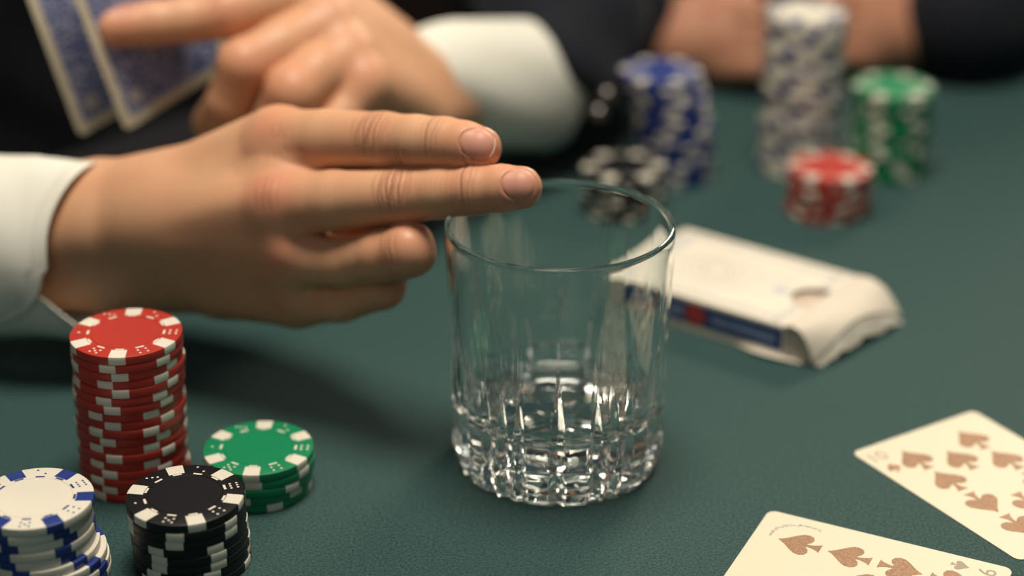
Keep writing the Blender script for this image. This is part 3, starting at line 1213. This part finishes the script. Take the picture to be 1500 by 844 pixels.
# --- left hand, holding two cards
mcl = dict(i=P(446, -14, 868), m=P(478, 38, 862), r=P(508, 84, 857), p=P(532, 124, 852))
wl0, wl1 = P(606, 118, 905), P(612, 168, 900)
palm = [
    [(P(780, 115, 985), 20), (P(690, 115, 940), 18), (wl0, 16), (mcl['i'], 14)],
    [(P(780, 140, 985), 20), (P(690, 145, 940), 17), (wl1, 15), (mcl['p'], 12)],
    [(wl0, 15), (mcl['m'], 13.6)],
    [(wl1, 15), (mcl['r'], 13.2)],
    [(wl0 + camvec(0, 0, -14), 13), (P(500, 60, 885), 12)],
]
gi = [(mcl['i'], 14), pv(390, 2, 856, 12), pv(330, 20, 848, 11.2), pv(270, 29, 845, 10), pv(225, 34, 842, 9.6), pv(164, 40, 837, 8.6)]
gm = [(mcl['m'], 13), pv(410, 70, 848, 12), pv(356, 95, 838, 11.4), pv(336, 150, 846, 10), pv(312, 180, 862, 9.2)]
gr = [(mcl['r'], 13.0), pv(465, 108, 846, 12.6), pv(428, 136, 836, 12), pv(396, 190, 846, 10), pv(380, 215, 862, 9)]
gp = [(mcl['p'], 11), pv(500, 170, 846, 9), pv(470, 200, 840, 8.4), pv(440, 215, 842, 7.5), pv(425, 235, 856, 7)]
gt = [(P(570, 70, 905), 15), (P(490, 0, 905), 13), (P(390, -40, 893), 10.5), (P(310, -30, 884), 9.5), (P(262, -14, 878), 8)]
hl_ = Hand(palm, [gi, gm, gr, gp, gt])
lo, hi = hl_.bounds()
V, F = surface(hl_, lo, hi, 1.0)
_, N = grad(hl_, V)
dt = Detail(V, N)
d2 = camvec(0.1, 0.5, 0.86)
for c in (gm[2][0], gr[2][0], gi[2][0]):
    dt.blush(c + d2 * 6, 10, 0.7)
for k in mcl.values():
    dt.blush(k + d2 * 10, 9, 0.5)
dt.blush(gi[5][0], 14, 0.8)
nails.append(make_nail(hl_, P(176, 33, 838), gi[5][0] - gi[4][0], camvec(0, 0.75, 0.66), 11.5, 11.5, 8.4))
dt.nailbed(nails[-1])
pieces.append((dt.apply(), F, dt.red, dt.cre))

# --- arms and trunk under the clothes
SHL, SHR = np.array([-146., 1215., 330.]), np.array([-374., 930., 330.])
EL, ER = P(800, -60, 1075), P(-560, 280, 835)
trunk = Hand([
    [(P(-200, 345, 808), 26), (ER, 38), (SHR, 50)],
    [(P(780, 120, 985), 22), (P(812, 110, 1000), 22), (EL, 36), (SHL, 50)],
    [(SHL, 55), (SHR, 55)],
    [(np.array([-260., 1105., 300.]), 95), (np.array([-275., 1125., -100.]), 100), (np.array([-275., 1135., -230.]), 105)],
    [(np.array([-260., 1105., 360.]), 58), (np.array([-258., 1070., 430.]), 52)],
], [], kp=30)
lo, hi = trunk.bounds(8)
V, F = surface(trunk, lo, hi, 6.0)
pieces.append((V, F, np.zeros(len(V)), np.zeros(len(V))))
body = body_mesh('body', pieces, M['skin'], pa)
local(body)
for nl in nails:
    nail_mesh(nl, M['nail'], body)


# --- jacket
def jacket_fn(Q):
    Q = Q.astype(np.float32)
    segs = [
        [(P(-330, 335, 816), 40), (ER, 56), (SHR, 66)],
        [(P(812, 122, 990), 37), (P(822, 50, 1022), 44), (EL, 54), (SHL, 66)],
        [(SHL, 66), (SHR, 66)],
        [(np.array([-260., 1105., 290.]), 120), (np.array([-275., 1125., -80.]), 118), (np.array([-275., 1135., -250.]), 125)],
    ]
    d = None
    for s in segs:
        c = chain(Q, [(np.asarray(p), r) for p, r in s], 10)
        d = c if d is None else smin(d, c, 34)
    fold = 2.6 * np.sin(Q[:, 0] * 0.055 + 2 * np.sin(Q[:, 2] * 0.03)) * np.sin(Q[:, 1] * 0.05 + Q[:, 2] * 0.04)
    d = d + fold
    # cut flat where the shirt cuffs come out, open neck
    nc = camvec(-0.6, -0.8, 0).astype(np.float32)
    d = np.maximum(d, (Q - P(775, 80, 985)) @ nc - np.where(Q[:, 0] < -60, 1e3, 0))
    return d


lo = np.array([-640., 560., -390.])
hi = np.array([170., 1330., 420.])
V, F = surface(jacket_fn, lo, hi, 6.0, snap=False)
local(link('jacket', mesh('jacket', V, F, M['jacket']), pa))


# --- shirt cuffs
def tube_sheet(name, fn, nu, nv, th, mt, parent):
    return local(sheet(name, fn, nu, nv, th, mt, parent))


cU, cT = camvec(0, 1, 0), camvec(0, 0, 1)
ZC = 719.0


def cuff_right(u, v):
    """u along the sleeve (1 = cuff edge), v round the wrist from the outer placket edge at the front over the top to the inner one"""
    th = math.radians(-52 + 380 * v)
    s, c = math.sin(th), math.cos(th)
    up = max(0.0, s)
    edge = 93 + 57 * (up ** 2.2 if c > 0 else 1)
    if v < 0.10:                                   # rounded corner of the outer placket
        k = 1 - v / 0.10
        edge -= 7 + 95 * (1 - math.sqrt(max(0, 1 - k * k)))
    if v > 0.86:
        edge = 150 - 72 * ((v - 0.86) / 0.14) ** 1.6
    px = -330 + (edge + 330) * u
    ry = 32.3 + 1.2 * math.sin(3 * th + u * 5) + (1 - u) * 5 - 1.6 * v + 0.8
    rz = 26.5 + 1.0 * math.sin(2 * th + 1) + (1 - u) * 6 - 1.6 * v
    zz = zl(px) + 4
    o = P(px, 367 - 6 * (1 - u), zz)
    ry, rz = ry * zz / 719, rz * zz / 719
    w = 0.7 * math.sin(px * 0.05 + 3 * th) * (0.6 if px < 60 else 0.25)
    lip = 0.45 * math.exp(-((edge - px - 2) / 5.0) ** 2) - 0.35 * math.exp(-((edge - px - 20) / 3.0) ** 2)
    return o + cU * (ry + w + lip) * s + cT * (rz + w + lip) * c


def cuff_grid(u):
    return 1 - (1 - u) ** 2.2


cuff = tube_sheet('shirt_cuff', lambda u, v: cuff_right(cuff_grid(u), v), 60, 130, 0.9, M['shirt'], pa)
b = MB()
for k in range(54):
    v0 = 0.035 + k * 0.0135
    q0, q1 = np.array(cuff_right(0.952, v0)), np.array(cuff_right(0.952, v0 + 0.008))
    nrm = norm(q0 - P(70, 364, 792))
    ax = norm(q1 - q0)
    b.box((q0 + q1) / 2 + nrm * 0.1, np.linalg.norm(q1 - q0), 0.5, 0.5, [ax, np.cross(nrm, ax), nrm])
tag(sub_of(b.obj('cuff_stitching', M['stitch']), cuff), kind='stuff')
c0 = np.array(cuff_right(0.80, 0.055))
nrm = norm(c0 - P(0, 364, 797))
tx = norm(np.cross(nrm, (0, 0, 1)))
ty = np.cross(nrm, tx)
b = MB()
b.lathe([(0.001, 0), (4.6, 0), (5.4, 0.8), (5.2, 1.8), (4.2, 2.0), (3.4, 1.5), (0.001, 1.5)], 28)
b.v = [tuple(c0 + nrm * z + tx * x + ty * y) for x, y, z in b.v]
sub_of(b.obj('cuff_button', M['pearl'], None, True), cuff)

# left cuff: wide band between the wrist and the jacket sleeve
LA, LB = P(572, 122, 900), P(798, 126, 988)
axl = norm(LB - LA)
lu = norm(camvec(0.25, 1, 0) - axl * (camvec(0.25, 1, 0) @ axl))
lt = np.cross(axl, lu)
if lt @ cT < 0:
    lt = -lt


def cuff_left(u, v):
    th = 2 * math.pi * v * 1.04 - 0.9
    s, c = math.sin(th), math.cos(th)
    Lc = np.linalg.norm(LB - LA)
    x = -19 * s + (Lc + 19 * s) * u
    fl = sstep(0.0, 0.5, u)
    ru = 19 + 14 * fl - 1.4 * v + 1.4 * math.sin(2 * th + 4 * u)
    rt = 19 + 9 * fl - 1.4 * v + 1.2 * math.sin(3 * th + 6 * u)
    return LA + axl * x + lu * ru * s + lt * rt * c


tube_sheet('shirt_cuff', cuff_left, 40, 90, 1.0, M['shirt'], pa)
# small glossy buttons on the jacket sleeve
for q, (px, py) in enumerate(((889, 140), (877, 166))):
    b = MB()
    b.lathe([(0.001, 0), (3.0, 0), (4.2, 1.2), (3.6, 2.6), (0.001, 3.2)], 20)
    c0 = P(px, py, 962)
    b.v = [tuple(c0 + np.array((x, 0, 0)) + camvec(0, 1, 0) * y + camvec(0, 0, 1) * z) for x, y, z in b.v]
    local(b.obj('sleeve_button', M['button'], pa, True))

# ------------------------------------------------------------------ cards in the left hand
u3, w3 = norm(camvec(-0.235, 0.825, 0.51)), norm(camvec(0.655, 0.56, -0.51))
w3 = norm(w3 - u3 * (w3 @ u3))
n3 = np.cross(w3, u3)
if n3 @ cT < 0:
    n3 = -n3


def held_card(px, py, zc, rot, label):
    c0 = P(px, py, zc)
    cu = u3 * math.cos(rot) + w3 * math.sin(rot)
    cw = w3 * math.cos(rot) - u3 * math.sin(rot)
    ctr = c0 + cu * CH / 2 + cw * CW / 2
    mtx = Matrix(((cw[0], cu[0], n3[0], ctr[0] * MM), (cw[1], cu[1], n3[1], ctr[1] * MM), (cw[2], cu[2], n3[2], ctr[2] * MM), (0, 0, 0, 1)))
    r = empty('playing_card', (0, 0, 0))
    r.matrix_world = mtx
    tag(r, label, 'playing card', 'blue-backed cards held in the hand')
    b = MB()
    b.prism(rounded(CW, CH, 3.4), -0.15, 0.15)
    b.obj('card_stock', M['card'], r)
    b = MB()
    b.prism(rounded(CW - 9, CH - 9, 1.5), 0.14, 0.20)
    b.obj('printed_back', M['cardback'], r)
    for sg in (1, -1):
        b = MB()
        for q in range(8):
            an = q * math.pi / 4
            b.box((-sg * (CW / 2 - 11) + 2.3 * math.cos(an), -sg * (CH / 2 - 12) + 2.3 * math.sin(an), 0.21), 2.2, 1.3, 0.03,
                  [(math.cos(an), math.sin(an), 0), (-math.sin(an), math.cos(an), 0), (0, 0, 1)])
        b.obj('printed_rosette', M['card'], r)
    return r


held_card(184, 192, 851, 0.0, 'blue-backed playing card overlapping the other one, index finger lying across it')
held_card(117, 201, 853, 0.02, 'blue-backed playing card partly covered by the other one, out at the edge')

# ================================================================== second person, across the table
pb = empty('person', (0.2, 1.40, FLOOR * MM))
tag(pb, 'person in black jacket, hands resting together behind the tallest chip stack', 'person')


def fist(cx, cy, zc, sgn):
    """loosely closed hand; sgn +1: forearm goes off to the right of the frame"""
    def q(dx, dy, dz, r):
        return (P(cx + sgn * dx, cy + dy, zc + dz), r)
    pal = [[q(150, -20, 50, 25), q(60, -15, 14, 18), q(-10, -30, 0, 15)], [q(150, 10, 50, 25), q(60, 10, 14, 18), q(-10, 15, 0, 14)], [q(40, 0, 5, 17), q(-10, -5, -2, 15)]]
    fs = []
    for k in range(4):
        y = -42 + 25 * k
        fs.append([q(-10, y * 0.9, -4, 11), q(-55, y - 2, -14, 9.6), q(-72, y + 2, 4, 8.6), q(-45, y + 4, 14, 7.8)])
    fs.append([q(40, -45, 6, 13), q(-10, -62, 2, 10.5), q(-50, -66, -2, 9)])
    return Hand(pal, fs, 10, 6, 1.2)


pieces = []
for hnd in (fist(1278, 50, 1125, 1), fist(1046, 66, 1112, -1)):
    lo, hi = hnd.bounds()
    V, F = surface(hnd, lo, hi, 1.8)
    _, N = grad(hnd, V, 0.6)
    pieces.append((V, F, np.full(len(V), 0.35), np.zeros(len(V))))
EBR, EBL = np.array([-40., 1270., 70.]), np.array([440., 1250., 62.])
SBR, SBL = np.array([20., 1365., 330.]), np.array([390., 1365., 330.])
trunk = Hand([
    [(P(1046 - 150, 30, 1165), 25), (EBR, 36), (SBR, 48)],
    [(P(1278 + 150, 30, 1165), 25), (EBL, 36), (SBL, 48)],
    [(SBR, 52), (SBL, 52)],
    [(np.array([200., 1365., 300.]), 95), (np.array([200., 1365., -230.]), 105)],
    [(np.array([200., 1365., 360.]), 58), (np.array([200., 1360., 430.]), 52)],
], [], kp=30)
lo, hi = trunk.bounds(8)
V, F = surface(trunk, lo, hi, 7.0)
pieces.append((V, F, np.zeros(len(V)), np.zeros(len(V))))
local(body_mesh('body', pieces, M['skin_b'], pb))


def jacket_b(Q):
    Q = Q.astype(np.float32)
    segs = [[(P(1412, 34, 1128), 38), (EBL, 56), (SBL, 64)], [(P(905, 30, 1130), 38), (EBR, 56), (SBR, 64)], [(SBR, 64), (SBL, 64)],
            [(np.array([200., 1365., 290.]), 118), (np.array([200., 1365., -250.]), 125)]]
    d = None
    for s in segs:
        c = chain(Q, s, 10)
        d = c if d is None else smin(d, c, 34)
    return d + 2.4 * np.sin(Q[:, 0] * 0.05 + 2 * np.sin(Q[:, 2] * 0.03)) * np.sin(Q[:, 1] * 0.05 + Q[:, 2] * 0.04)


V, F = surface(jacket_b, np.array([-180., 1010., -390.]), np.array([560., 1560., 410.]), 7.0, snap=False)
local(link('jacket', mesh('jacket', V, F, M['jacket']), pb))
